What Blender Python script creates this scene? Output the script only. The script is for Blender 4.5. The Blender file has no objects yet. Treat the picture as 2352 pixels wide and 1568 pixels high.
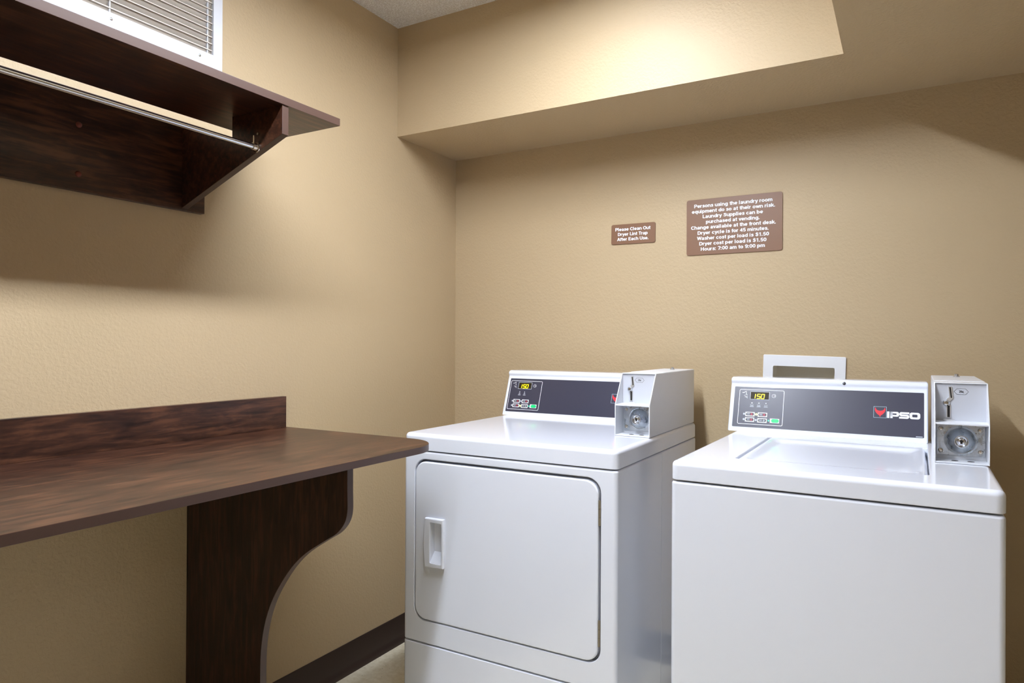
import bpy, bmesh, math, random
from mathutils import Matrix, Vector
random.seed(4)
S = bpy.context.scene
COL = S.collection

# ------------------------------------------------------------------ camera, light level
cam = bpy.data.cameras.new('camera'); co = bpy.data.objects.new('camera', cam); COL.objects.link(co)
YAW, PITCH, ROLL = [math.radians(a) for a in (29.947, .149, .294)]
cF = Vector((-math.sin(YAW)*math.cos(PITCH), math.cos(YAW)*math.cos(PITCH), math.sin(PITCH)))
cR = Vector((math.cos(YAW), math.sin(YAW), 0)); cU = cR.cross(cF)
cR, cU = math.cos(ROLL)*cR+math.sin(ROLL)*cU, -math.sin(ROLL)*cR+math.cos(ROLL)*cU
mw = Matrix((cR, cU, -cF)).transposed().to_4x4(); mw.translation = (0, 0, 1.19)
co.matrix_world = mw
cam.sensor_fit = 'HORIZONTAL'; cam.sensor_width = 36; cam.lens = 36*1574.1/2352; cam.clip_start = .02
S.camera = co
S.view_settings.view_transform = 'Standard'; S.view_settings.look = 'None'
S.view_settings.gamma = 1; S.view_settings.use_curve_mapping = False
S.view_settings.exposure = 0.0
LAMP_MAIN, LAMP_FILL, LAMP_SIDE = 146.0, 38.0, 6.0     # emission of the fluorescent diffusers; the second lamp is added fill
LAMP_COLOR = (.91, .97, 1.09)
w = bpy.data.worlds.new('world'); S.world = w; w.use_nodes = True
w.node_tree.nodes['Background'].inputs[0].default_value = (.5, .5, .5, 1)
w.node_tree.nodes['Background'].inputs[1].default_value = .05

# ------------------------------------------------------------------ materials
def srgb(r, g, b):
    f = lambda c: (c/255/12.92) if c/255 <= .04045 else ((c/255+.055)/1.055)**2.4
    return (f(r), f(g), f(b), 1)
def mat(name, col, rough=.5, metal=0, spec=.5, coat=0):
    m = bpy.data.materials.new(name); m.use_nodes = True
    b = m.node_tree.nodes['Principled BSDF']
    b.inputs['Base Color'].default_value = col; b.inputs['Roughness'].default_value = rough
    b.inputs['Metallic'].default_value = metal; b.inputs['Specular IOR Level'].default_value = spec
    b.inputs['Coat Weight'].default_value = coat; b.inputs['Coat Roughness'].default_value = .06
    return m
def nodes(m): return m.node_tree.nodes, m.node_tree.links, m.node_tree.nodes['Principled BSDF']
def coords(N, L, scale=(1, 1, 1)):
    t = N.new('ShaderNodeTexCoord'); mp = N.new('ShaderNodeMapping'); mp.inputs['Scale'].default_value = scale
    L.new(t.outputs['Object'], mp.inputs['Vector']); return mp.outputs[0]
def noise(N, L, vec, scale, detail=2, rough=.5, dist=0):
    n = N.new('ShaderNodeTexNoise'); n.inputs['Scale'].default_value = scale; n.inputs['Detail'].default_value = detail
    n.inputs['Roughness'].default_value = rough; n.inputs['Distortion'].default_value = dist
    L.new(vec, n.inputs['Vector']); return n.outputs['Fac']
def ramp(N, L, fac, stops):
    r = N.new('ShaderNodeValToRGB'); L.new(fac, r.inputs[0])
    e = r.color_ramp.elements
    while len(e) < len(stops): e.new(.5)
    for k, (p, c) in enumerate(stops): e[k].position = p; e[k].color = c
    return r.outputs[0]
def bump(N, L, b, h, strength, dist):
    k = N.new('ShaderNodeBump'); k.inputs['Strength'].default_value = strength; k.inputs['Distance'].default_value = dist
    L.new(h, k.inputs['Height']); L.new(k.outputs[0], b.inputs['Normal'])

def wall_paint():
    m = mat('tan_orange_peel_paint', srgb(188, 167, 133), .5, spec=.4); N, L, b = nodes(m); v = coords(N, L)
    a = noise(N, L, v, 120, 2, .5, .35)
    h = ramp(N, L, a, [(.36, (0, 0, 0, 1)), (.68, (1, 1, 1, 1))])
    bump(N, L, b, h, .33, .0016); return m
def ceiling_mat():
    m = mat('popcorn_ceiling', srgb(236, 232, 224), .9, spec=.2); N, L, b = nodes(m); v = coords(N, L)
    a = noise(N, L, v, 210, 3, .7, .2); h = ramp(N, L, a, [(.38, (0, 0, 0, 1)), (.68, (1, 1, 1, 1))])
    bump(N, L, b, h, .55, .005)
    c = ramp(N, L, a, [(.42, srgb(224, 219, 210)), (.64, srgb(255, 254, 250))]); L.new(c, b.inputs['Base Color']); return m
def floor_mat():
    m = mat('speckled_vinyl_floor', srgb(205, 192, 165), .35); N, L, b = nodes(m); v = coords(N, L)
    a = noise(N, L, v, 60, 4, .6)
    base = ramp(N, L, a, [(.3, srgb(212, 200, 170)), (.7, srgb(232, 224, 202))])
    f = noise(N, L, v, 75, 3, .6); fm = ramp(N, L, f, [(.68, (0, 0, 0, 1)), (.74, (1, 1, 1, 1))])
    mx = N.new('ShaderNodeMix'); mx.data_type = 'RGBA'; L.new(fm, mx.inputs[0]); L.new(base, mx.inputs[6])
    mx.inputs[7].default_value = srgb(95, 88, 78); L.new(mx.outputs[2], b.inputs['Base Color']); return m
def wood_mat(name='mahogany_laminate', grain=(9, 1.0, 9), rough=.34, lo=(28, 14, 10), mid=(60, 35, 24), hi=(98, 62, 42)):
    m = mat(name, srgb(*mid), rough, spec=.5); N, L, b = nodes(m)
    v = coords(N, L, grain)
    fine = noise(N, L, v, 9, 6, .62, .5)
    blot = noise(N, L, coords(N, L, (grain[0]*.35, grain[1]*2.2, grain[2]*.35)), 2.6, 3, .6, 1.2)
    mx = N.new('ShaderNodeMix'); mx.data_type = 'FLOAT'; mx.inputs[0].default_value = .30
    L.new(fine, mx.inputs[2]); L.new(blot, mx.inputs[3])
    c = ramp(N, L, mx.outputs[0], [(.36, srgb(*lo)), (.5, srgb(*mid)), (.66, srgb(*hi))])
    L.new(c, b.inputs['Base Color']); return m
def emis(name, col, strength, base=(.05, .05, .05, 1)):
    m = mat(name, base, .4); b = m.node_tree.nodes['Principled BSDF']
    b.inputs['Emission Color'].default_value = col if len(col) == 4 else (*col, 1); b.inputs['Emission Strength'].default_value = strength
    return m
def galv():
    m = mat('galvanized_steel', srgb(176, 184, 192), .30, 1.0); N, L, b = nodes(m); v = coords(N, L)
    a = noise(N, L, v, 70, 4, .6); c = ramp(N, L, a, [(.3, srgb(182, 190, 197)), (.7, srgb(214, 218, 222))]); L.new(c, b.inputs['Base Color'])
    r = ramp(N, L, a, [(.3, (.22,)*3+(1,)), (.7, (.40,)*3+(1,))]); L.new(r, b.inputs['Roughness']); return m

PAINT = wall_paint(); CEIL = ceiling_mat(); FLOOR = floor_mat()
WOOD = wood_mat()
WOODV = wood_mat('mahogany_laminate_upright_shaded', (9, 9, 1.0), .34, (24, 12, 9), (48, 28, 20), (80, 50, 36))  # darker than the shelf laminate: the panel's shade is put into its colour
EDGE = mat('grey_brown_edge_banding', srgb(70, 50, 42), .38)
ENAMEL = mat('white_enamel', srgb(231, 235, 244), .12, spec=.5, coat=.3)
ENAMEL2 = mat('white_powder_coat', srgb(226, 229, 234), .3)
GAPSHADE = mat('door_gap_shade_grey', srgb(140, 142, 148), .6)  # shade of the enamelled groove round the door, put into a grey
SLATE = mat('slate_overlay', srgb(57, 57, 72), .32)
INK = mat('white_ink', srgb(238, 240, 244), .5); REDINK = mat('red_ink', srgb(232, 40, 52), .45)
CYANINK = mat('pale_blue_ink', srgb(165, 195, 205), .5); BLACKINK = mat('black_ink', srgb(30, 30, 34), .4)
GREYINK = mat('grey_ink', srgb(190, 196, 204), .5); PINKINK = mat('pink_ink', srgb(200, 70, 95), .5)
GREEN = emis('green_key', srgb(0, 190, 110), .25, srgb(0, 190, 110))
LEDY = emis('lit_yellow_led', srgb(240, 245, 130), 1.0, srgb(230, 235, 150)); LEDG = emis('lit_green_led', srgb(60, 220, 160), .6, srgb(60, 220, 160))
DIGIT = emis('yellow_digits', srgb(255, 235, 0), 1.3, srgb(200, 190, 0))
GLASSBLK = mat('display_window', srgb(48, 40, 20), .5, spec=.2)
PLATE = mat('silver_grey_paint', srgb(196, 199, 206), .4)
SATIN = mat('satin_steel', srgb(236, 238, 240), .38, .85)
CHROME = mat('chrome', srgb(225, 228, 232), .2, 1.0); GALV = galv(); BRASSY = mat('nickel', srgb(214, 204, 188), .26, 1.0)
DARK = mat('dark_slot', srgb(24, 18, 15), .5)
HINGE = mat('worn_hinge_steel', srgb(150, 140, 122), .45, .7)
CAPM = mat('red_brown_cap', srgb(112, 52, 38), .4)
SIGNB = mat('brown_sign_plastic', srgb(128, 93, 69), .42)
VENTW = mat('white_vent_paint', srgb(216, 219, 226), .4); VENTG = mat('grey_white_louver', srgb(208, 200, 188), .45)
COVE = mat('dark_brown_vinyl', srgb(52, 39, 35), .45)
BOXIN = mat('box_interior', srgb(226, 220, 206), .6); BOXW = mat('white_plastic', srgb(232, 234, 238), .4)
BLACKP = mat('black_plastic', srgb(38, 36, 44), .35)

# ------------------------------------------------------------------ mesh helpers
def me_from(bm, name, mats, smooth=35):
    me = bpy.data.meshes.new(name); bm.normal_update(); bm.to_mesh(me); bm.free()
    for m in (mats if isinstance(mats, (list, tuple)) else [mats]): me.materials.append(m)
    if smooth:
        for p in me.polygons: p.use_smooth = True
        me.set_sharp_from_angle(angle=math.radians(smooth))
    return me
def obj(name, bm, mats, parent=None, org=(0, 0, 0), smooth=35, label=None):
    if tuple(org) != (0, 0, 0): bm.transform(Matrix.Translation(-Vector(org)))
    o = bpy.data.objects.new(name, me_from(bm, name, mats, smooth)); COL.objects.link(o)
    if parent: o.parent = parent
    if label: o['label'] = label
    if smooth and len(o.data.polygons) > 6:
        k = o.modifiers.new('weighted_normals', 'WEIGHTED_NORMAL'); k.keep_sharp = True; k.weight = 90
    return o
def tag(o, label, cat, group=None):
    o['label'] = label; o['category'] = cat
    if group: o['group'] = group
    return o
def thing(name, label, cat, loc, rz=0, group=None):
    o = bpy.data.objects.new(name, None); COL.objects.link(o); o.location = loc; o.rotation_euler = (0, 0, rz)
    o.empty_display_size = .05
    return tag(o, label, cat, group)
def struct(name, bm, m, smooth=0, label=None):
    o = obj(name, bm, m, smooth=smooth); o['kind'] = 'structure'
    if label: o['label'] = label
    return o
def NB(): return bmesh.new()
def add(dst, src):
    me = bpy.data.meshes.new('t'); src.to_mesh(me); src.free(); dst.from_mesh(me); bpy.data.meshes.remove(me); return dst
def setmat(bm, i):
    for f in bm.faces: f.material_index = i
    return bm
def box(x0, x1, y0, y1, z0, z1, bev=0, seg=2):
    bm = NB(); bmesh.ops.create_cube(bm, size=1)
    bmesh.ops.scale(bm, vec=(x1-x0, y1-y0, z1-z0), verts=bm.verts)
    bmesh.ops.translate(bm, vec=((x0+x1)/2, (y0+y1)/2, (z0+z1)/2), verts=bm.verts)
    if bev: bmesh.ops.bevel(bm, geom=bm.edges[:], offset=bev, segments=seg, profile=.5, affect='EDGES')
    return bm
def rrect(x0, x1, y0, y1, r, n=6):
    if not isinstance(r, (tuple, list)): r = (r,)*4
    P = []
    for k, (cx, cy, a0) in enumerate(((x1, y1, 0), (x0, y1, 90), (x0, y0, 180), (x1, y0, 270))):
        rr = r[k]; sx = -1 if k in (0, 3) else 1; sy = -1 if k in (0, 1) else 1
        if rr <= 0: P.append((cx, cy)); continue
        for i in range(n+1):
            a = math.radians(a0+90*i/n); P.append((cx+sx*rr+rr*math.cos(a), cy+sy*rr+rr*math.sin(a)))
    return P
def prism(P, a, b, axes='xyz', bev=0, seg=3, ends='both'):
    """polygon P extruded from a to b; axes names which world axes take (u, v, extrusion)"""
    bm = NB(); pos = ['xyz'.index(c) for c in axes]
    def V(u, v, t):
        c = [0, 0, 0]; c[pos[0]] = u; c[pos[1]] = v; c[pos[2]] = t; return bm.verts.new(c)
    A = [V(u, v, a) for u, v in P]; B = [V(u, v, b) for u, v in P]
    fa = bm.faces.new(A[::-1]); fb = bm.faces.new(B); n = len(P)
    for i in range(n): bm.faces.new((A[i], A[(i+1) % n], B[(i+1) % n], B[i]))
    bmesh.ops.recalc_face_normals(bm, faces=bm.faces[:])
    if bev:
        e = []
        if ends in ('both', 'a'): e += fa.edges[:]
        if ends in ('both', 'b'): e += fb.edges[:]
        bmesh.ops.bevel(bm, geom=list(set(e)), offset=bev, segments=seg, profile=.5, affect='EDGES')
    return bm
def lathe(prof, centre, axis='y', n=28):
    bm = NB(); rings = []; cx, cy, cz = centre
    for r, t in prof:
        ring = []
        for i in range(n if r > 1e-6 else 1):
            a = 2*math.pi*i/n; c, s = r*math.cos(a), r*math.sin(a)
            p = {'y': (cx+c, cy+t, cz+s), 'z': (cx+c, cy+s, cz+t), 'x': (cx+t, cy+c, cz+s)}[axis]
            ring.append(bm.verts.new(p))
        rings.append(ring)
    for A, B in zip(rings, rings[1:]):
        if len(A) == 1 and len(B) == 1: continue
        for i in range(n):
            j = (i+1) % n
            if len(A) == 1: bm.faces.new((A[0], B[i], B[j]))
            elif len(B) == 1: bm.faces.new((A[i], A[j], B[0]))
            else: bm.faces.new((A[i], A[j], B[j], B[i]))
    bmesh.ops.recalc_face_normals(bm, faces=bm.faces[:]); return bm
def cyl(c, r, t0, t1, axis='y', n=20, bev=0):
    pr = [(0, t0), (r, t0), (r, t1), (0, t1)] if not bev else [(0, t0), (r-bev, t0), (r, t0+(bev if t1 > t0 else -bev)), (r, t1-(bev if t1 > t0 else -bev)), (r-bev, t1), (0, t1)]
    return lathe(pr, c, axis, n)
def boolean(bm, cutters, bev=0, seg=2, ang=40):
    """bm minus every cutter, then an angle-limited bevel; returns a bmesh"""
    def tmp(b):
        me = bpy.data.meshes.new('t'); b.to_mesh(me); b.free(); o = bpy.data.objects.new('t', me); COL.objects.link(o); return o
    o = tmp(bm); cs = [tmp(c) for c in cutters]
    for c in cs:
        m = o.modifiers.new('b', 'BOOLEAN'); m.operation = 'DIFFERENCE'; m.object = c; m.solver = 'EXACT'
    if bev:
        m = o.modifiers.new('v', 'BEVEL'); m.width = bev; m.segments = seg; m.limit_method = 'ANGLE'; m.angle_limit = math.radians(ang)
    bpy.context.view_layer.update()
    dg = bpy.context.evaluated_depsgraph_get(); me = bpy.data.meshes.new_from_object(o.evaluated_get(dg))
    out = NB(); out.from_mesh(me); bpy.data.meshes.remove(me)
    for x in [o]+cs:
        d = x.data; bpy.data.objects.remove(x); bpy.data.meshes.remove(d)
    return out
def arc(cx, cy, rx, ry, a0, a1, n=12): return [(cx+rx*math.cos(math.radians(a0+(a1-a0)*k/n)), cy+ry*math.sin(math.radians(a0+(a1-a0)*k/n))) for k in range(n+1)]
# bold grotesque lettering as centre lines (cap height 1): glyph -> advance, strokes
_s = [(.46, .55), (.39, .63), (.28, .655), (.16, .62), (.13, .54), (.19, .45), (.3, .39), (.42, .33), (.455, .22), (.39, .12), (.28, .085), (.15, .11), (.08, .19)]
_S = [(x*1.3, y*1.30+.01) for x, y in _s]
_arch = arc(.305, .43, .2, .215, 180, 0)+[(.505, .02)]
GLYPH = {
 'a': (.62, [arc(.29, .50, .175, .15, 160, 0)+[(.465, .02)], arc(.275, .21, .17, .125, 0, 360)]), 'b': (.66, [[(.1, .02), (.1, .98)], arc(.32, .37, .2, .28, 0, 360)]),
 'c': (.60, [arc(.31, .37, .215, .28, 42, 318)]), 'd': (.67, [[(.53, .02), (.53, .98)], arc(.31, .37, .2, .28, 0, 360)]),
 'e': (.63, [[(.12, .36), (.50, .36)], arc(.31, .37, .215, .28, 0, 318)]), 'f': (.37, [[(.19, .02), (.19, .76)]+arc(.34, .76, .15, .14, 180, 95), [(.03, .67), (.36, .67)]]),
 'g': (.67, [arc(.31, .37, .2, .28, 0, 360), [(.53, .72), (.53, -.02)]+arc(.32, -.02, .21, .16, 0, -150)]), 'h': (.63, [[(.1, .02), (.1, .98)], _arch]),
 'i': (.30, [[(.1, .02), (.1, .72)], [(.1, .87), (.1, .98)]]), 'k': (.59, [[(.1, .02), (.1, .98)], [(.16, .30), (.47, .70)], [(.26, .42), (.52, .03)]]),
 'l': (.30, [[(.1, .02), (.1, .98)]]), 'm': (.90, [[(.1, .02), (.1, .72)], arc(.27, .46, .165, .19, 180, 0)+[(.435, .02)], arc(.605, .46, .165, .19, 180, 0)+[(.77, .02)]]),
 'n': (.63, [[(.1, .02), (.1, .72)], _arch]), 'o': (.65, [arc(.31, .37, .215, .28, 0, 360)]), 'p': (.66, [[(.1, -.25), (.1, .72)], arc(.32, .37, .2, .28, 0, 360)]),
 'q': (.67, [[(.53, -.25), (.53, .72)], arc(.31, .37, .2, .28, 0, 360)]), 'r': (.42, [[(.1, .02), (.1, .72)], arc(.32, .40, .2, .245, 175, 88)]),
 's': (.56, [_s]), 't': (.39, [[(.19, .92), (.19, .20)]+arc(.32, .20, .13, .115, 180, 275), [(.03, .67), (.36, .67)]]),
 'u': (.63, [[(.1, .72), (.1, .31)]+arc(.305, .31, .2, .22, 180, 360), [(.505, .72), (.505, .02)]]), 'v': (.57, [[(.08, .72), (.285, .04), (.49, .72)]]),
 'w': (.84, [[(.08, .72), (.25, .05), (.42, .68), (.59, .05), (.76, .72)]]), 'y': (.57, [[(.08, .72), (.29, .06)], [(.50, .72), (.25, -.18), (.10, -.18)]]),
 'A': (.72, [[(.06, .02), (.36, .95), (.66, .02)], [(.17, .28), (.55, .28)]]), 'C': (.78, [arc(.42, .5, .30, .405, 45, 315, 16)]),
 'D': (.77, [[(.12, .02), (.12, .98)], [(.12, .905), (.33, .905)]+arc(.33, .5, .31, .405, 90, -90)+[(.12, .095)]]),
 'E': (.66, [[(.12, .02), (.12, .98)], [(.12, .905), (.57, .905)], [(.12, .51), (.53, .51)], [(.12, .095), (.58, .095)]]),
 'H': (.78, [[(.12, .02), (.12, .98)], [(.62, .02), (.62, .98)], [(.12, .52), (.62, .52)]]), 'L': (.60, [[(.12, .98), (.12, .095), (.56, .095)]]),
 'O': (.82, [arc(.42, .5, .32, .405, 0, 360, 20)]), 'P': (.71, [[(.12, .02), (.12, .98)], [(.12, .905), (.39, .905)]+arc(.39, .68, .21, .225, 90, -90)+[(.12, .455)]]),
 'S': (.72, [_S]), 'T': (.66, [[(.05, .905), (.63, .905)], [(.34, .02), (.34, .9)]]), 'U': (.76, [[(.12, .98), (.12, .35)]+arc(.37, .35, .25, .255, 180, 360)+[(.62, .98)]]),
 'W': (1.0, [[(.08, .98), (.28, .06), (.5, .93), (.72, .06), (.92, .98)]]), '0': (.62, [arc(.30, .5, .21, .405, 0, 360, 16)]), '1': (.60, [[(.36, .02), (.36, .96)], [(.34, .84), (.13, .75)]]),
 '2': (.62, [arc(.30, .69, .2, .215, 170, -35)+[(.13, .095), (.53, .095)]]), '4': (.62, [[(.42, .02), (.42, .93), (.08, .29), (.56, .29)]]),
 '5': (.62, [[(.51, .905), (.17, .905), (.13, .50)]+arc(.29, .325, .21, .23, 135, -150)]), '7': (.60, [[(.07, .905), (.52, .905), (.24, .02)]]),
 '9': (.62, [arc(.30, .67, .2, .235, 0, 360, 14), [(.50, .67)]+arc(.29, .42, .21, .325, 0, -140, 9)]), '.': (.30, [[(.1, .02), (.1, .17)]]), ':': (.30, [[(.1, .02), (.1, .17)], [(.1, .55), (.1, .70)]]),
 '$': (.70, [_S, [(.355, -.10), (.355, 1.10)]]), '¢': (.60, [arc(.31, .37, .215, .28, 42, 318), [(.33, -.08), (.33, .84)]]), ' ': (.30, [])}
def text_bm(s, width=None, height=.01, weight=.19, depth=.0004, align='CENTER'):
    """bold lettering in the xy plane, cap height «height», optionally fitted to «width»; origin on the baseline"""
    bm = NB(); x = 0; k = 0
    for ch in s:
        adv, strokes = GLYPH[ch]
        for st in strokes:
            thin = .09 if (ch in '$¢' and st is strokes[-1]) else weight
            for a, b in zip(st, st[1:]):
                k += 1; add(bm, strip([(a[0]+x, a[1]), (b[0]+x, b[1])], thin, 0, depth/height+(k % 9)*.004, ext=.22))
        x += adv
    bmesh.ops.scale(bm, vec=(height, height, height), verts=bm.verts)
    xs = [v.co.x for v in bm.verts]; f = width/(max(xs)-min(xs)) if width else 1; x0 = min(xs) if align != 'CENTER' else (max(xs)+min(xs))/2
    for v in bm.verts: v.co.x = (v.co.x-x0)*f
    return bm
def edged(bm, ax):
    """material slot 1 (edge banding) on every face that does not look along axis ax"""
    bm.normal_update()
    for f in bm.faces: f.material_index = 0 if abs(f.normal[ax]) > .75 else 1
    return bm
def strip(pts, wid, t0, t1, closed=False, ext=.6):
    """a flat line of width wid along 2D points, extruded t0..t1 in z"""
    bm = NB(); n = len(pts); rng = range(n if closed else n-1)
    for i in rng:
        (ax, ay), (bx, by) = pts[i], pts[(i+1) % n]; d = math.hypot(bx-ax, by-ay)
        if d < 1e-9: continue
        ux, uy = (bx-ax)/d, (by-ay)/d; h = wid/2
        e = h*ext; q = [(ax-ux*e-uy*h, ay-uy*e+ux*h), (ax-ux*e+uy*h, ay-uy*e-ux*h), (bx+ux*e+uy*h, by+uy*e-ux*h), (bx+ux*e-uy*h, by+uy*e+ux*h)]
        add(bm, prism(q, t0, t1+(i % 7)*5e-6))
    return bm
def disc(x, y, r, t0, t1, n=18): return prism([(x+r*math.cos(2*math.pi*i/n), y+r*math.sin(2*math.pi*i/n)) for i in range(n)], t0, t1)
def catmull(P, n=6):
    out = []
    for i in range(len(P)-1):
        p0, p1, p2, p3 = P[max(i-1, 0)], P[i], P[i+1], P[min(i+2, len(P)-1)]
        for k in range(n):
            t = k/n; out.append(tuple(.5*((2*b)+(-a+c)*t+(2*a-5*b+4*c-d)*t*t+(-a+3*b-3*c+d)*t**3) for a, b, c, d in zip(p0, p1, p2, p3)))
    return out+[P[-1]]

# ------------------------------------------------------------------ the room
WX, WY = -1.739, 2.513                    # faces of the left and the back wall
RX, FY = 2.3, -2.3                        # right wall, wall behind the camera
ZC, ZS = 2.425, 1.9993                    # ceiling of the recess, underside of the dropped soffit
CX, CY = -.155, 2.107                     # edges of the recess
def holed_wall(u0, u1, v0, v1, h, t0, t1, axes):
    """slab with one rectangular opening h = (u0, u1, v0, v1)"""
    bm = NB()
    for a, b, c, d in ((u0, h[0], v0, v1), (h[1], u1, v0, v1), (h[0], h[1], v0, h[2]), (h[0], h[1], h[3], v1)):
        add(bm, prism([(a, c), (b, c), (b, d), (a, d)], t0, t1, axes))
    return bm
VY0, VY1, VZ0, VZ1 = .695, 1.3052, 1.976, 2.395      # outer size of the vent grille
struct('floor', box(WX-.1, RX+.1, FY-.1, WY+.1, -.1, 0), FLOOR)
struct('wall_left', holed_wall(FY-.1, WY+.1, 0, ZC, (VY0+.028, VY1-.028, VZ0+.028, VZ1-.028), WX-.1, WX, 'yzx'), PAINT)
struct('wall_back', holed_wall(WX, RX, 0, ZC, (-.412, -.200, .94, 1.125), WY, WY+.1, 'xzy'), PAINT)
struct('wall_right', box(RX, RX+.1, FY-.1, WY+.1, 0, ZC), PAINT)
struct('wall_front', box(WX, RX, FY-.1, FY, 0, ZC), PAINT)
struct('ceiling', box(WX-.1, RX+.1, FY-.1, WY+.1, ZC, ZC+.1), CEIL)
struct('trim_1', prism([(WX, CY), (CX, CY), (CX, FY), (RX, FY), (RX, WY), (WX, WY)], ZS, ZC, 'xyz'), PAINT, label='dropped soffit in tan paint')
cove = [(0, 0), (.012, 0), (.012, .012), (.008, .018), (.0055, .024), (.004, .032), (.004, .108), (.002, .111), (0, .111)]
bb = add(prism([(WX+a, z) for a, z in cove], FY, 1.2044, 'xzy'), prism([(WX+a, z) for a, z in cove], 1.2272, WY, 'xzy'))
struct('baseboard_left', bb, COVE, 40)
struct('baseboard_back', prism([(WY-a, z) for a, z in cove], WX+.012, RX, 'yzx'), COVE, 40)

# ------------------------------------------------------------------ ceiling lamps
def tube_lamp(name, label, x, y0, y1, z, strength, wid, skirt=.0):
    """surface fluorescent fixture: flat lit diffuser between two housing sides that hang «skirt» below it"""
    org = (x, (y0+y1)/2, z); t = thing(name, label, 'ceiling light', org)
    zb = z-.044; h = wid/2
    hs = prism([(x-h-.012, z), (x-h-.012, zb-skirt), (x-h-.0005, zb-skirt), (x-h-.0005, z-.012), (x+h+.0005, z-.012), (x+h+.0005, zb-skirt), (x+h+.012, zb-skirt), (x+h+.012, z)], y0, y1, 'xzy')
    obj('housing', hs, ENAMEL2, t, org)
    obj('diffuser', box(x-h, x+h, y0+.006, y1-.006, zb, zb+.012, .002, 1), emis('lit_diffuser', (*LAMP_COLOR, 1), strength, (.8, .8, .8, 1)), t, org)
    for a, b in ((y0, y0+.005), (y1-.005, y1)):
        obj('end_cap', box(x-h-.0003, x+h+.0003, a, b, zb-skirt, z-.0122), ENAMEL2, t, org)
    return t
tube_lamp('ceiling_light', 'white fluorescent wrap light on the popcorn ceiling in front of the dryer', -.79, .40, 1.68, ZC, LAMP_MAIN, .10, .004)
tube_lamp('ceiling_light', 'added unseen fill light, a white fluorescent wrap on the popcorn ceiling behind the one by the dryer', -.79, -1.30, -.05, ZC, LAMP_FILL, .10, .004)  # unseen lamp added to fill the back wall and machine fronts
tube_lamp('ceiling_light', 'white fluorescent wrap light under the dropped soffit', .95, -.9, .30, ZS, LAMP_SIDE, .13, .0)

# ------------------------------------------------------------------ air vent
def air_vent():
    org = (WX, (VY0+VY1)/2, VZ0)
    t = thing('air_vent', 'white louvered air vent on the wall above the dark shelf', 'vent', org)
    b, bz = .0305, .0370
    fr = boolean(prism([(VY0, VZ0), (VY1, VZ0), (VY1, VZ1), (VY0, VZ1)], WX+.0005, WX+.009, 'yzx', .002, 2, 'b'),
                 [box(WX-.1, WX+.1, VY0+b, VY1-b, VZ0+bz, VZ1-b)])
    obj('frame', fr, VENTW, t, org)
    # folded lip of the frame running into the wall opening, with the dark duct behind
    lip = NB(); a0, a1, c0, c1 = VY0+b-.0018, VY1-b+.0018, VZ0+bz-.0018, VZ1-b+.0018
    for q in (box(WX-.04, WX+.0005, a0, a0+.0014, c0, c1), box(WX-.04, WX+.0005, a1-.0014, a1, c0, c1),
              box(WX-.04, WX+.0005, a0, a1, c0, c0+.0014), box(WX-.04, WX+.0005, a0, a1, c1-.0014, c1)): add(lip, q)
    obj('inner_lip', lip, VENTG, t, org)
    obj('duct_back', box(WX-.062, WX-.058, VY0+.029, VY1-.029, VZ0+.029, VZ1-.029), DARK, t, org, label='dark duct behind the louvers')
    z = VZ0+bz+.012; pitch = .0196
    while z < VZ1-b-.002:
        P = [(WX+.0042, z), (WX+.0042, z+.0028), (WX+.0028, z+.0028), (WX-.0200, z-.0158), (WX-.0200, z-.0175), (WX-.0192, z-.0175), (WX+.0024, z+.0012), (WX+.0032, z+.0012), (WX+.0032, z)]
        obj('louver', prism(P, VY0+b, VY1-b, 'xzy'), VENTG, t, org, smooth=20)
        z += pitch
    for y in (1.2605, .983, .74):
        obj('support_bar', box(WX-.004, WX+.0025, y-.0015, y+.0015, VZ0+bz, VZ1-b), VENTW, t, org)
    for y in (1.230, .9824, .745):
        obj('screw', lathe([(.0042, 0), (.0038, .0016), (.0022, .0026), (0, .003)], (WX+.009, y, VZ0+.0205), 'x', 14), CHROME, t, org)
air_vent()

# ------------------------------------------------------------------ wall shelf with hanging rod
def wall_shelf():
    org = (WX, .65, 1.549)
    t = thing('wall_shelf', 'dark wood wall shelf with hanging rod mounted below the vent', 'shelf', org)
    Y0, XF = -.06, -1.3235
    obj('shelf_board', edged(box(-1.6135, XF, Y0, 1.3645, 1.7718, 1.7915, .0008), 2), [WOOD, EDGE], t, org)
    obj('light_block_rail', box(-1.6135, -1.5950, Y0, 1.3645, 1.7917, 1.8540, .0012), WOOD, t, org)  # unseen rail added to keep lamplight off the backboard
    bk = obj('backboard', box(WX+.0004, -1.719, Y0+.12, 1.2416, 1.5500, 1.7925, .0012), WOOD, t, org)
    prof = [(-1.7188, 1.5548), (XF-.003, 1.7002), (XF-.003, 1.7716), (-1.512, 1.7716), (-1.512, 1.7115), (-1.668, 1.7716), (-1.7188, 1.7716)]
    for y in (1.1706, .10):
        obj('bracket', edged(prism(prof, y, y+.0195, 'xzy', .0006, 1), 1), [WOOD, EDGE], t, org)
    for y in (.9012, .25):
        for z in (1.7076, 1.5892):
            obj('screw_cap', lathe([(.0072, 0), (.0068, .0018), (.0045, .0042), (0, .0052)], (-1.719, y, z), 'x', 18), CAPM, bk, None or org)
    rod = obj('hanging_rod', cyl((-1.4177, 0, 1.679), .0064, .1196, 1.1640, 'y', 20), CHROME, t, org)
    for y, s in ((1.1704, -1), (.1197, 1)):
        so = NB()
        add(so, lathe([(.0, 0), (.013, 0), (.013, s*.0025), (.0095, s*.0035), (.0088, s*.0135), (.0066, s*.0135)], (-1.4177, y, 1.679), 'y', 20))
        add(so, cyl((-1.4177, y+s*.010, 0), .0016, 1.686, 1.706, 'z', 10))
        add(so, cyl((-1.409, y, 1.7105), .0032, 0, s*.006, 'y', 12))
        obj('rod_socket', so, BRASSY, rod, org)
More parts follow.
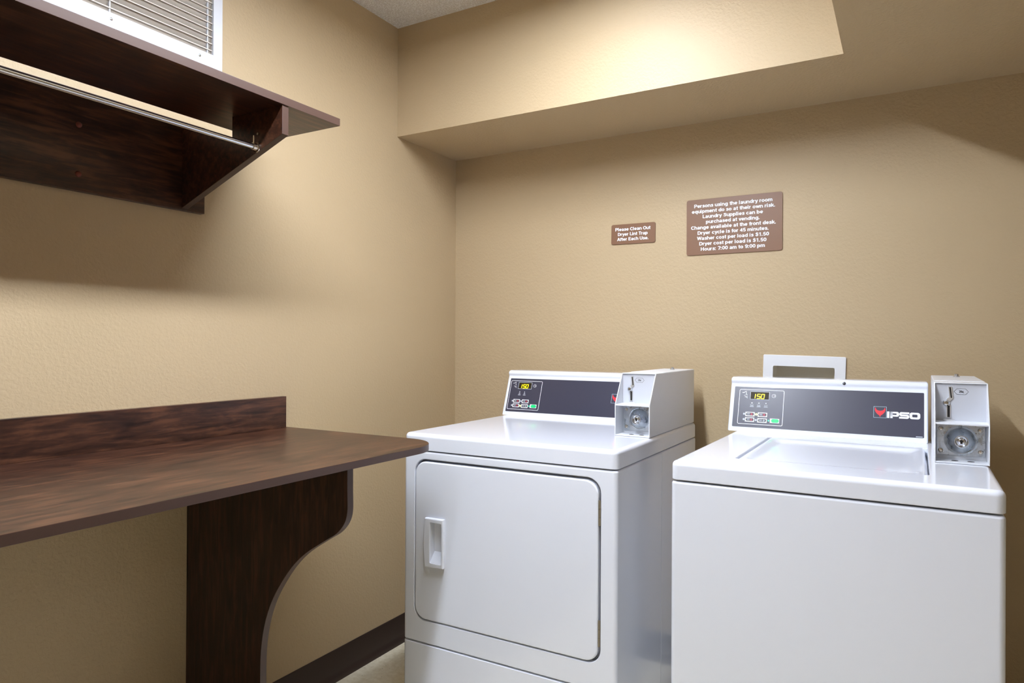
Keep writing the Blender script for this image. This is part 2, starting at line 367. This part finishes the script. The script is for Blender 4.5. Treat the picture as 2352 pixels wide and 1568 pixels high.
wall_shelf()

# ------------------------------------------------------------------ folding counter
def counter():
    org = (WX, .5, 0)
    t = thing('laundry_counter', 'dark wood folding counter along the wall beside the dryer', 'counter', org)
    Y0, Y1, XF = -1.25, 1.553, -1.100
    P = rrect(WX+.0005, XF, Y0, Y1, (.125, 0, 0, .02), 14)
    obj('countertop', edged(prism(P, .8995, .9175, 'xyz', .0012, 2), 2), [WOOD, EDGE], t, org)
    obj('backsplash', box(WX+.0005, -1.7192, Y0, 1.5405, .9176, 1.0170, .0012), WOOD, t, org)
    cur = [(-1.1400, .8993), (-1.1398, .84), (-1.1395, .790), (-1.1502, .760), (-1.1744, .7345), (-1.2116, .7124), (-1.2754, .6725), (-1.3215, .632),
           (-1.3619, .5821), (-1.3962, .5280), (-1.4203, .4660), (-1.4330, .3977), (-1.4354, .3151), (-1.4354, .15), (-1.4354, 0.0005)]
    pol = [(WX+.0006, .0005), (WX+.0006, .8993)]+catmull(cur, 5)
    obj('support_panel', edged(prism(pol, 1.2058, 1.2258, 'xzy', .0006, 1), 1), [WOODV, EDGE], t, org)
counter()

# ------------------------------------------------------------------ signs
def sign(label, x0, x1, z0, z1, r, lines, first, step, cap, tilt=0):
    cx, cz = (x0+x1)/2, (z0+z1)/2
    t = thing('wall_sign', label, 'sign', (cx, WY, cz))
    t.rotation_euler = (0, tilt, 0); org = (cx, WY, cz)
    obj('sign_plate', prism(rrect(x0, x1, z0, z1, r, 5), WY-.0005, WY-.004, 'xzy', .0006, 1), SIGNB, t, org)
    bm = NB()
    for k, (s, wd) in enumerate(lines):
        g = text_bm(s, wd, cap, .19, .0004)
        g.transform(Matrix(((1, 0, 0, x0+(x1-x0)*.492), (0, 0, -1, WY-.0039), (0, 1, 0, z1-first-step*k), (0, 0, 0, 1)))); add(bm, g)
    obj('lettering', bm, INK, t, org, smooth=0, label='white lettering')
W2 = .333/1177
sign('larger brown wall sign with nine lines of white laundry room rules', -.7050, -.3722, 1.5155, 1.7185, .008,
     [('Persons using the laundry room', 960*W2), ('equipment do so at their own risk.', 1020*W2), ('Laundry Supplies can be', 742*W2), ('purchased at vending.', 657*W2),
      ('Change available at the front desk.', 1040*W2), ('Dryer cycle is for 45 minutes.', 870*W2), ('Washer cost per load is $1.50', 885*W2), ('Dryer cost per load is $1.50', 825*W2),
      ('Hours: 7:00 am to 9:00 pm', 787*W2)], .0304, .0197, .0128)
W1 = .177/545
sign('smaller brown wall sign about cleaning the dryer lint trap', -1.0006, -.8236, 1.5748, 1.6520, .007,
     [('Please Clean Out', 435*W1), ('Dryer Lint Trap', 370*W1), ('After Each Use.', 387*W1)], .0258, .0191, .0125, math.radians(.5))

# ------------------------------------------------------------------ wall outlet box behind the washer
def outlet_box():
    cx, cz = -.305, 1.055; org = (cx, WY, cz)
    t = thing('outlet_box', 'white recessed washer outlet box in the wall behind the washing machine', 'outlet box', org)
    t.rotation_euler = (0, math.radians(1.3), 0)
    fr = boolean(prism(rrect(cx-.130, cx+.130, cz-.098, cz+.098, .004, 3), WY-.0005, WY-.007, 'xzy', .002, 2, 'b'),
                 [prism(rrect(cx-.0975, cx+.0965, cz-.080, cz+.0605, .005, 3), WY-.1, WY+.1, 'xzy')])
    obj('frame', fr, BOXW, t, org)
    inn = NB(); a, b, c, d = cx-.0985, cx+.0975, cz-.081, cz+.0615
    for q in (box(a-.002, a, WY-.002, WY+.085, c, d), box(b, b+.002, WY-.002, WY+.085, c, d), box(a, b, WY-.002, WY+.085, d, d+.002),
              box(a, b, WY-.002, WY+.085, c-.002, c), box(a, b, WY+.083, WY+.085, c, d)): add(inn, q)
    obj('recess', inn, BOXIN, t, org, smooth=0)
outlet_box()

# ------------------------------------------------------------------ laundry machines
TOP = .914
def seg_digit(ch, x, y, w, h, th, sl=.12):
    bm = NB(); on = {'1': 'bc', '5': 'afgcd', '0': 'abcdef'}[ch]; g = th*.25
    seg = {'a': (g, h, w-g, h), 'g': (g, h/2, w-g, h/2), 'd': (g, 0, w-g, 0), 'f': (0, h/2+g, 0, h-g), 'b': (w, h/2+g, w, h-g), 'e': (0, g, 0, h/2-g), 'c': (w, g, w, h/2-g)}
    for s in on:
        x0, y0, x1, y1 = seg[s]; add(bm, strip([(x0, y0), (x1, y1)], th, .0006, .0010))
    for v in bm.verts: v.co.x += v.co.y*sl
    bmesh.ops.translate(bm, vec=(x, y, 0), verts=bm.verts); return bm

def console(par, x0, W, y0, uo, lo, kind):
    """sloped control console on top of a machine; local frame of the machine. u along it, v up its face."""
    sl = math.atan2(.048, .134)
    prof = [(y0-.0043, TOP), (y0+.0475, 1.0585), (y0+.0487, 1.0625), (y0+.0480, 1.0660), (y0+.0462, 1.0690), (y0+.0456, 1.0730), (y0+.0470, 1.0775), (y0+.0505, 1.0812), (y0+.056, 1.0835), (y0+.064, 1.0842), (y0+.125, 1.0842), (y0+.135, 1.078), (y0+.135, TOP)]
    c = obj('control_console', prism(prof, x0, x0+W, 'yzx', .0055, 3), ENAMEL, par, smooth=40)
    M = Matrix.Translation((x0, y0, .926)) @ Matrix(((1, 0, 0, 0), (0, math.sin(sl), -math.cos(sl), 0), (0, math.cos(sl), math.sin(sl), 0), (0, 0, 0, 1)))
    def put(name, bm, mats, smooth=0, label=None):
        bm.transform(M); return obj(name, bm, mats, c, smooth=smooth, label=label)
    put('overlay_panel', prism(rrect(.0135, W-.0100, .0022, .1345, .002, 3), -.001, .0010), SLATE, label='dark slate control panel')
    T = .0010
    # white outline of the key field
    put('panel_outline', strip(rrect(.0296+uo, .1648+uo, .0118, .1250, .004, 4), .0015, T, T+.0003, True), INK)
    # display window with lit digits
    d0, d1, e0, e1 = .0636+uo, .1212+uo, .0935, .1190
    put('display_window', add(setmat(strip([(d0, e0), (d1, e0), (d1, e1), (d0, e1)], .0013, T, T+.0006, True), 1), prism([(d0, e0), (d1, e0), (d1, e1), (d0, e1)], T-.0002, T+.0003)), [GLASSBLK, GREYINK])
    dg = NB()
    for ch, x in (('1', .0690), ('5', .0838), ('0', .0963)): add(dg, seg_digit(ch, x+uo, .0968, .0088, .0142, .0024))
    dg.transform(Matrix.Translation((0, 0, T-.0004))); put('digits', dg, DIGIT, label='lit yellow digits reading 150')
    # clock symbol
    ck = strip([(.1350+uo+.0056*math.cos(i*math.pi/10), .1070+.0056*math.sin(i*math.pi/10)) for i in range(20)], .0009, T, T+.0003, True)
    add(ck, strip([(.1350+uo, .1070), (.1388+uo, .1070)], .0014, T, T+.0003)); add(ck, strip([(.1350+uo, .1062), (.1350+uo, .1084)], .0012, T, T+.0003))
    put('clock_symbol', ck, INK)
    # coin-insert symbol beside the display
    cs = strip([(.0385+uo, .1150), (.0445+uo, .1150)], .0016, T, T+.0003)
    add(cs, strip([(.0445+uo, .1165), (.0500+uo, .1195), (.0500+uo, .1120), (.0535+uo, .1065)], .0011, T, T+.0003))
    add(cs, strip([(.0440+uo, .1045), (.0500+uo, .1075)], .0008, T, T+.0003)); add(cs, strip([(.0470+uo, .1010), (.0545+uo, .1010)], .0018, T, T+.0003)); add(cs, strip([(.0520+uo, .0985), (.0555+uo, .0965)], .0010, T, T+.0003))
    put('coin_symbol', cs, INK)
    # status lights with their small symbols
    for u in ((.0700, .0912, .1126) if kind == 'washer' else (.0735, .0950)):
        u += uo
        put('status_light', disc(u, .0813, .0021 if kind == 'washer' else .0014, T, T+.0005), INK)
        s = NB()
        if kind == 'washer':
            add(s, strip([(u-.004, .0768), (u-.004, .0722), (u+.004, .0722), (u+.004, .0768)], .0008, T, T+.0003)); add(s, strip([(u-.0026, .0745), (u+.0026, .0745)], .0010, T, T+.0003))
            add(s, strip([(u-.0054, .0694), (u+.0054, .0694)], .0018, T, T+.0003))
        else:
            add(s, strip([(u-.0022, .0768), (u+.0022, .0768)], .0016, T, T+.0003)); add(s, strip([(u-.003, .0732), (u+.003, .0732)], .0018, T, T+.0003))
            add(s, strip([(u-.0048, .0690), (u+.0048, .0690)], .0022, T, T+.0003))
        put('status_symbol', s, GREYINK)
    # four cycle keys with a lamp each, and the green start key
    for k, (u, v, lu) in enumerate(((.0521, .0372, .0482), (.0900, .0372, .0855), (.0521, .0195, .0482), (.0900, .0186, .0855))):
        u += uo; lu += uo
        b = setmat(prism(rrect(u, u+.0285, v, v+.0140, .0008, 2), T, T+.0005), 0)
        add(b, setmat(prism(rrect(u+.0024, u+.0262, v+.0024, v+.0118, .0034, 4), T+.0004, T+.0008), 1))
        add(b, setmat(strip([(u+.0045, v+.0090), (u+.0140, v+.0090)], .0014, T+.0007, T+.0010), 2)); add(b, setmat(strip([(u+.0060, v+.0058), (u+.0140, v+.0058)], .0014, T+.0007, T+.0010), 2))
        red = 3 if k < 3 else 2
        add(b, setmat(strip([(u+.0175, v+.0045), (u+.0175, v+.0095), (u+.0215, v+.0095), (u+.0215, v+.0045)], .0011, T+.0007, T+.0010, True), red)); add(b, setmat(strip([(u+.0175, v+.0068), (u+.0222, v+.0068)], .0011, T+.0007, T+.0010), red))
        put('cycle_key', b, [INK, BLACKINK, GREYINK, PINKINK])
        lit = (k == 1) if kind == 'washer' else (k == 3)
        put('key_light', disc(lu, v+.0072, .0036 if lit else .0033, T, T+.0006), LEDY if lit else GREYINK)
    sx = .1276+uo
    b = setmat(prism(rrect(sx, sx+.0278, .0195, .0335, .0008, 2), T, T+.0005), 0); add(b, setmat(prism(rrect(sx+.0040, sx+.0268, .0206, .0324, .0058, 6), T+.0004, T+.0009), 1))
    put('start_key', b, [INK, GREEN], label='green start key'); put('start_light', disc(sx-.004, .0262, .0026, T, T+.0006), LEDG)
    # emblem and lettering
    e = .4155+lo; s = .0330; f = .0550
    put('emblem_border', strip([(e, f), (e+s, f), (e+s, f+s), (e, f+s)], .0010, T, T+.0003, True), CYANINK)
    Lf = catmull([(.15, .91), (.18, .79), (.26, .69), (.40, .635), (.496, .625)], 4)+[(.496, .06)]+catmull([(.47, .10), (.45, .20), (.31, .31), (.15, .51), (.085, .70), (.10, .90)], 4)
    em = NB()
    for sgn in (1, -1):
        P = [(e+s*(x if sgn == 1 else 1-x), f+s*y) for x, y in Lf]
        bm2 = NB(); vs = [bm2.verts.new((x, y, T)) for x, y in P]; bm2.faces.new(vs if sgn == 1 else vs[::-1])
        g = bmesh.ops.extrude_face_region(bm2, geom=bm2.faces[:]); bmesh.ops.translate(bm2, vec=(0, 0, .0004), verts=[q for q in g['geom'] if isinstance(q, bmesh.types.BMVert)])
        bmesh.ops.triangulate(bm2, faces=bm2.faces[:]); bmesh.ops.recalc_face_normals(bm2, faces=bm2.faces[:]); add(em, bm2)
    put('emblem', em, REDINK, label='red emblem')
    x = e+s+.0022
    h, tv, tb = .0193, .0064, .0053
    def ring(x0, x1, y0, y1, ro, a, b, ri): return boolean(prism(rrect(x0, x1, y0, y1, ro, 5), T-.0001, T+.0004), [prism(rrect(x0+a, x1-a, y0+b, y1-b, ri, 4), -.01, .01)])
    lt = prism([(0, 0), (.0060, 0), (.0060, h), (0, h)], T-.0001, T+.0004)
    add(lt, prism([(.0080, 0), (.0144, 0), (.0144, h), (.0080, h)], T-.0001, T+.0004)); add(lt, ring(.0080, .0306, h*.26, h, (.0055, 0, 0, .0055), tv, tb*.92, .0012))
    sp = rrect(.0313+tb/2, .0556-tb/2, h/2, h-tb/2, .0030, 4); lo_ = rrect(.0313+tb/2, .0556-tb/2, tb/2, h/2, .0030, 4)
    add(lt, strip([(.0545, h-tb/2)]+sp[5:15]+[(.043, h/2)], tb, T-.0001, T+.0004)); add(lt, strip([(.043, h/2)]+lo_[4::-1]+lo_[:14:-1]+[(.0322, tb/2)], tb, T-.0001, T+.0004))
    add(lt, ring(.0566, .0832, 0, h, .0062, .0068, .0056, .0018))
    lt.transform(Matrix.Translation((e+s+.0016, f+.0004, 0)))
    put('lettering', lt, INK, label='white brand lettering')
    put('part_number', strip([(W-.0290, .0048), (W-.0140, .0048)], .0022, T, T+.0003), GREYINK)
    if kind == 'washer':
        pl = lathe([(.0050, 0), (.0050, .0010), (.0040, .0026), (0, .0034)], (0, 0, 0), 'z', 16); pl.transform(Matrix.Translation((.335, .1545, .0048))); put('hole_plug', pl, BLACKP, 30, label='black hole plug')
    return c

def coin_box(par, x, y):
    """coin meter box; x, y = its lower front corner in the machine's frame, standing on the top"""
    W, D, H, K, R, th = .1087, .482, .1860, .0940, .0620, .0026
    z = TOP+.0006
    def Tr(bm): bm.transform(Matrix.Translation((x, y, z))); return bm
    sh = NB()
    side = [(0, 0), (0, K), (R-.004, H-.0012), (R, H), (D, H), (D, 0)]
    for a in (0, W-th): add(sh, prism(side, a, a+th, 'yzx', .0006, 1))
    add(sh, box(th*.5, W-th*.5, 0.0004, D, 0, th, .0006, 1)); add(sh, box(th*.5, W-th*.5, R-.004, D, H-th, H, .0006, 1)); add(sh, box(th*.5, W-th*.5, D-th, D, 0, H))
    add(sh, box(th*.5, W-th*.5, .0006, R+.003, K-.0042, K, .0008, 1))                     # divider shelf
    add(sh, box(th*.5, W-th*.5, R+.0035, R+.006, 0, K))                                   # plate behind the lock
    c = obj('coin_box', Tr(sh), ENAMEL2, par, smooth=35)
    def put(name, bm, mats, smooth=35, label=None): return obj(name, Tr(bm), mats, c, smooth=smooth, label=label)
    put('top_lid', box(.0012, W-.0012, R+.075, D-.0012, H-.0005, H+.0012, .0006, 1), ENAMEL2)
    bt = lathe([(.0085, 0), (.0085, .0025), (.0055, .0030), (.0055, .0080), (.0040, .0092), (0, .0094)], (W*.55, D*.80, H+.0012), 'z', 16); put('lid_lock', bt, CHROME)
    F = R-.0005
    put('coin_plate', box(th*.8, W-th*.8, R-.0005, R+.0030, K-.002, H-.0035), PLATE, 0, 'grey coin slide plate')
    # lock plate, four rivets, dished lock
    put('lock_plate', box(.0062, W-.0042, F+.0006, F+.004, .0105, .0865, .0006, 1), GALV, label='galvanized lock plate')
    for rx, rz in ((.0145, .0745), (.0140, .0218), (W-.0145, .0735), (W-.0140, .0222)):
        put('rivet', lathe([(.0056, 0), (.0053, -.0020), (.0036, -.0042), (0, -.0050)], (rx, F+.0006, rz), 'y', 16), BRASSY)
    lc = (.0553, F+.0006, .0478)
    put('lock_dome', lathe([(.0345, 0), (.0345, -.0016), (.0320, -.0026), (.0300, -.0020), (.0290, -.0030), (.0275, -.0085), (.0240, -.0150), (.0195, -.0205), (.0165, -.0235), (.0150, -.0250)], lc, 'y', 36), GALV)
    put('lock_cylinder', lathe([(.0152, -.020), (.0152, -.0290), (.0142, -.0302), (.0128, -.0302), (.0112, -.0240), (.0075, -.0225), (.0070, -.0265), (.0055, -.0275), (0, -.0275)], lc, 'y', 28), CHROME)
    kh = disc(0, .0008, .0034, 0, .0006, 14); add(kh, box(-.0024, .0024, -.0052, 0, 0, .0006)); kh.transform(Matrix(((1, 0, 0, lc[0]), (0, 0, -1, lc[1]-.0274), (0, 1, 0, lc[2]), (0, 0, 0, 1)))); put('keyhole', kh, DARK, 0, 'dark keyhole')
    # holes in the bottom plate
    for hx in (.042, .074): put('bolt_hole', cyl((hx, .030, th), .0072, -.0004, .0003, 'z', 20), DARK, 0, 'dark bolt hole')
    # coin slide: bent slot, pivot button, dark slot and collar
    def onp(bm, t=0): bm.transform(Matrix(((1, 0, 0, 0), (0, 0, -1, F-t), (0, 1, 0, 0), (0, 0, 0, 1)))); return bm
    sp = [(.0330, .1740), (.0358, .1500), (.0300, .1440), (.0262, .1390)]
    cs = setmat(strip(sp, .0078, -.0005, .0022), 0); add(cs, setmat(strip([(.0302, .1290), (.0303, .1040)], .0090, -.0005, .0020), 0))
    add(cs, setmat(strip(sp[:2], .0030, .0018, .0026), 1)); add(cs, setmat(strip([(.0302, .1285), (.0303, .1040)], .0050, .0016, .0026), 1))
    put('coin_slot', onp(cs), [SATIN, DARK], 30)
    put('pivot_button', lathe([(.0078, 0), (.0075, -.0030), (.0050, -.0062), (0, -.0075)], (.0252, F, .1367), 'y', 20), CHROME)
    col = lathe([(.0128, 0), (.0128, .0026), (.0100, .0040), (.0060, .0040)], (0, 0, 0), 'z', 22); bmesh.ops.scale(col, vec=(1, .62, 1), verts=col.verts); col.transform(Matrix.Translation((.0310, F-.0062, K))); put('slot_collar', col, SATIN)
    hx0, hx1, hz0, hz1 = .0412, .0706, .1580, .1716; mz = (hz0+hz1)/2
    lb = strip([(hx0, mz), (hx0+.006, hz1), (hx1-.006, hz1), (hx1, mz), (hx1-.006, hz0), (hx0+.006, hz0)], .0006, 0, .0003, True)
    g = text_bm('25¢', None, .0054, .17, .0003); g.transform(Matrix.Translation(((hx0+hx1)/2, mz-.0026, 0))); add(lb, g)
    put('price_mark', onp(lb), BLACKINK, 0, 'black price mark in a hexagon')
    return c

def dryer():
    X, Y = -1.3465, 1.672; W, D = .6990, .765
    t = thing('dryer', 'white coin-operated dryer with square front door standing beside the dark counter', 'dryer', (X, Y, 0))
    k = 1.0152; lx = lambda a: a*k-X; zf = lambda z: 1.19-(1.19-z)*k
    dx0, dx1, dz0, dz1 = lx(-1.2850), lx(-.6822), zf(.3610), zf(.8420)
    body = prism(rrect(0, W, 0, D, .012, 4), .02, .8600, 'xyz', .006, 3, 'b')
    cut = [box(-.02, W+.02, -.02, .016, zf(.2895), zf(.2945)),
           prism(rrect(dx0, dx1, dz0, dz1, .040, 8), -.03, .020, 'xzy')]
    obj('cabinet', boolean(body, cut, .0035, 3, 45), ENAMEL, t, smooth=40)
    obj('side_seam', box(W-.0002, W+.0006, .372, .3735, .05, .857), ENAMEL2, t)
    obj('door_gap_shade', prism(rrect(dx0+.001, dx1-.001, dz0+.001, dz1-.001, .039, 8), .0150, .0195, 'xzy'), GAPSHADE, t)  # grey sheet standing in for shade in the door gap
    dr0 = prism(rrect(dx0+.0040, dx1-.0065, dz0+.0042, dz1-.0068, .038, 8), .0150, -.0020, 'xzy', .0045, 4, 'b')
    # pull recess through the door skin
    hx0, hx1, hz0, hz1 = lx(-1.2190), lx(-1.1770), zf(.5405), zf(.6600)
    dr = boolean(dr0, [box(hx0-.0004, hx1+.0004, -.05, .0125, hz0-.0004, hz1+.0004)])
    d = obj('door', dr, ENAMEL, t, smooth=40)
    P = []
    for i in range(13):
        a = i/12; P.append((lx(-1.2385)-.0052*math.sin(math.pi*a), zf(.6715-(.6715-.5265)*a)))
    out = P+[(lx(-1.1720), zf(.5285)), (lx(-1.1690), zf(.600)), (lx(-1.1715), zf(.6725))]
    hb = boolean(prism(out, -.0019, -.0130, 'xzy', .0040, 3, 'b'), [prism(rrect(hx0, hx1, hz0, hz1, .004, 3), -.05, .01, 'xzy')], .0008, 1)
    h = obj('handle', hb, ENAMEL, d, smooth=40)
    obj('grip_recess', prism([(-.0105, hz0+.0006), (.0122, hz0+.0006), (.0122, hz0+.0300)], hx0+.0003, hx1-.0003, 'yzx'), ENAMEL, h, smooth=20)
    for z0, z1 in ((zf(.7200), zf(.7860)), (zf(.4085), zf(.4765))):
        hb = NB(); n = 3; s = (z1-z0)/n
        for k in range(n): add(hb, cyl((dx1-.0035, .0010, 0), .0034, z0+s*k+.0004, z0+s*(k+1)-.0004, 'z', 12))
        obj('hinge', hb, HINGE, t, label='steel door hinge')
    obj('top_panel', prism(rrect(-.0006, W+.0006, -.0006, D, .018, 6), .8640, TOP, 'xyz', .0125, 5, 'b'), ENAMEL, t, smooth=50)
    console(t, -.0120, .585, 2.2850-Y, -.0106, .0263, 'dryer')
    coin_box(t, -.7612-X, 1.943-Y)
dryer()

def washer():
    X, Y = -.4849, 1.600; W, D = .6500, .735
    t = thing('washing_machine', 'white top-loading coin-operated washing machine with a lid and plain front', 'washing machine', (X, Y, 0), math.radians(-.6))
    lx = lambda a: a-X
    obj('cabinet', prism(rrect(0, W, 0, D, .012, 4), .02, .8655, 'xyz', .006, 3, 'b'), ENAMEL, t, smooth=40)
    u0, u1, v0, v1 = lx(-.362), lx(.0420), .112, .560
    tp = boolean(prism(rrect(-.0006, W+.0006, -.0006, D, .018, 6), .8693, TOP, 'xyz', .0125, 5, 'b'), [prism(rrect(u0, u1, v0, v1, .012, 4), .890, .95)], .0020, 2, 60)
    obj('top_panel', tp, ENAMEL, t, smooth=50)
    # lid: dished sheet with rolled edges
    a0, a1, b0, b1 = u0+.0050, u1-.0050, v0+.0016, v1-.0030; nx, ny = 44, 44
    bm = NB(); g = [[None]*(ny+1) for _ in range(nx+1)]
    def ease(k, n):
        s = k/n; return .5-.5*math.cos(math.pi*s) if n else 0
    for i in range(nx+1):
        for j in range(ny+1):
            px, py = a0+(a1-a0)*ease(i, nx), b0+(b1-b0)*ease(j, ny)
            d = min(px-a0, a1-px, py-b0, b1-py)
            ex, ey = min(px-a0, a1-px), min(py-b0, b1-py)
            sm = lambda q: max(0, min(1, q))**2*(3-2*max(0, min(1, q)))
            dish = .0085*sm((ex-.006)/.030)*sm((ey-.012)/.040)
            roll = .0060*(1-sm(ex/.005))**2
            g[i][j] = bm.verts.new((px, py, TOP-.0004-dish-roll))
    for i in range(nx):
        for j in range(ny): bm.faces.new((g[i][j], g[i+1][j], g[i+1][j+1], g[i][j+1]))
    ed = [e for e in bm.edges if len(e.link_faces) == 1]
    r = bmesh.ops.extrude_edge_only(bm, edges=ed); 
    for vv in r['geom']:
        if isinstance(vv, bmesh.types.BMVert): vv.co.z = .8925
    bmesh.ops.recalc_face_normals(bm, faces=bm.faces[:])
    obj('lid', bm, ENAMEL, t, smooth=50)
    console(t, lx(-.5070)+.0005, .5525, 2.262-Y, 0, 0, 'washer')
    coin_box(t, lx(.0539), 1.910-Y)
washer()
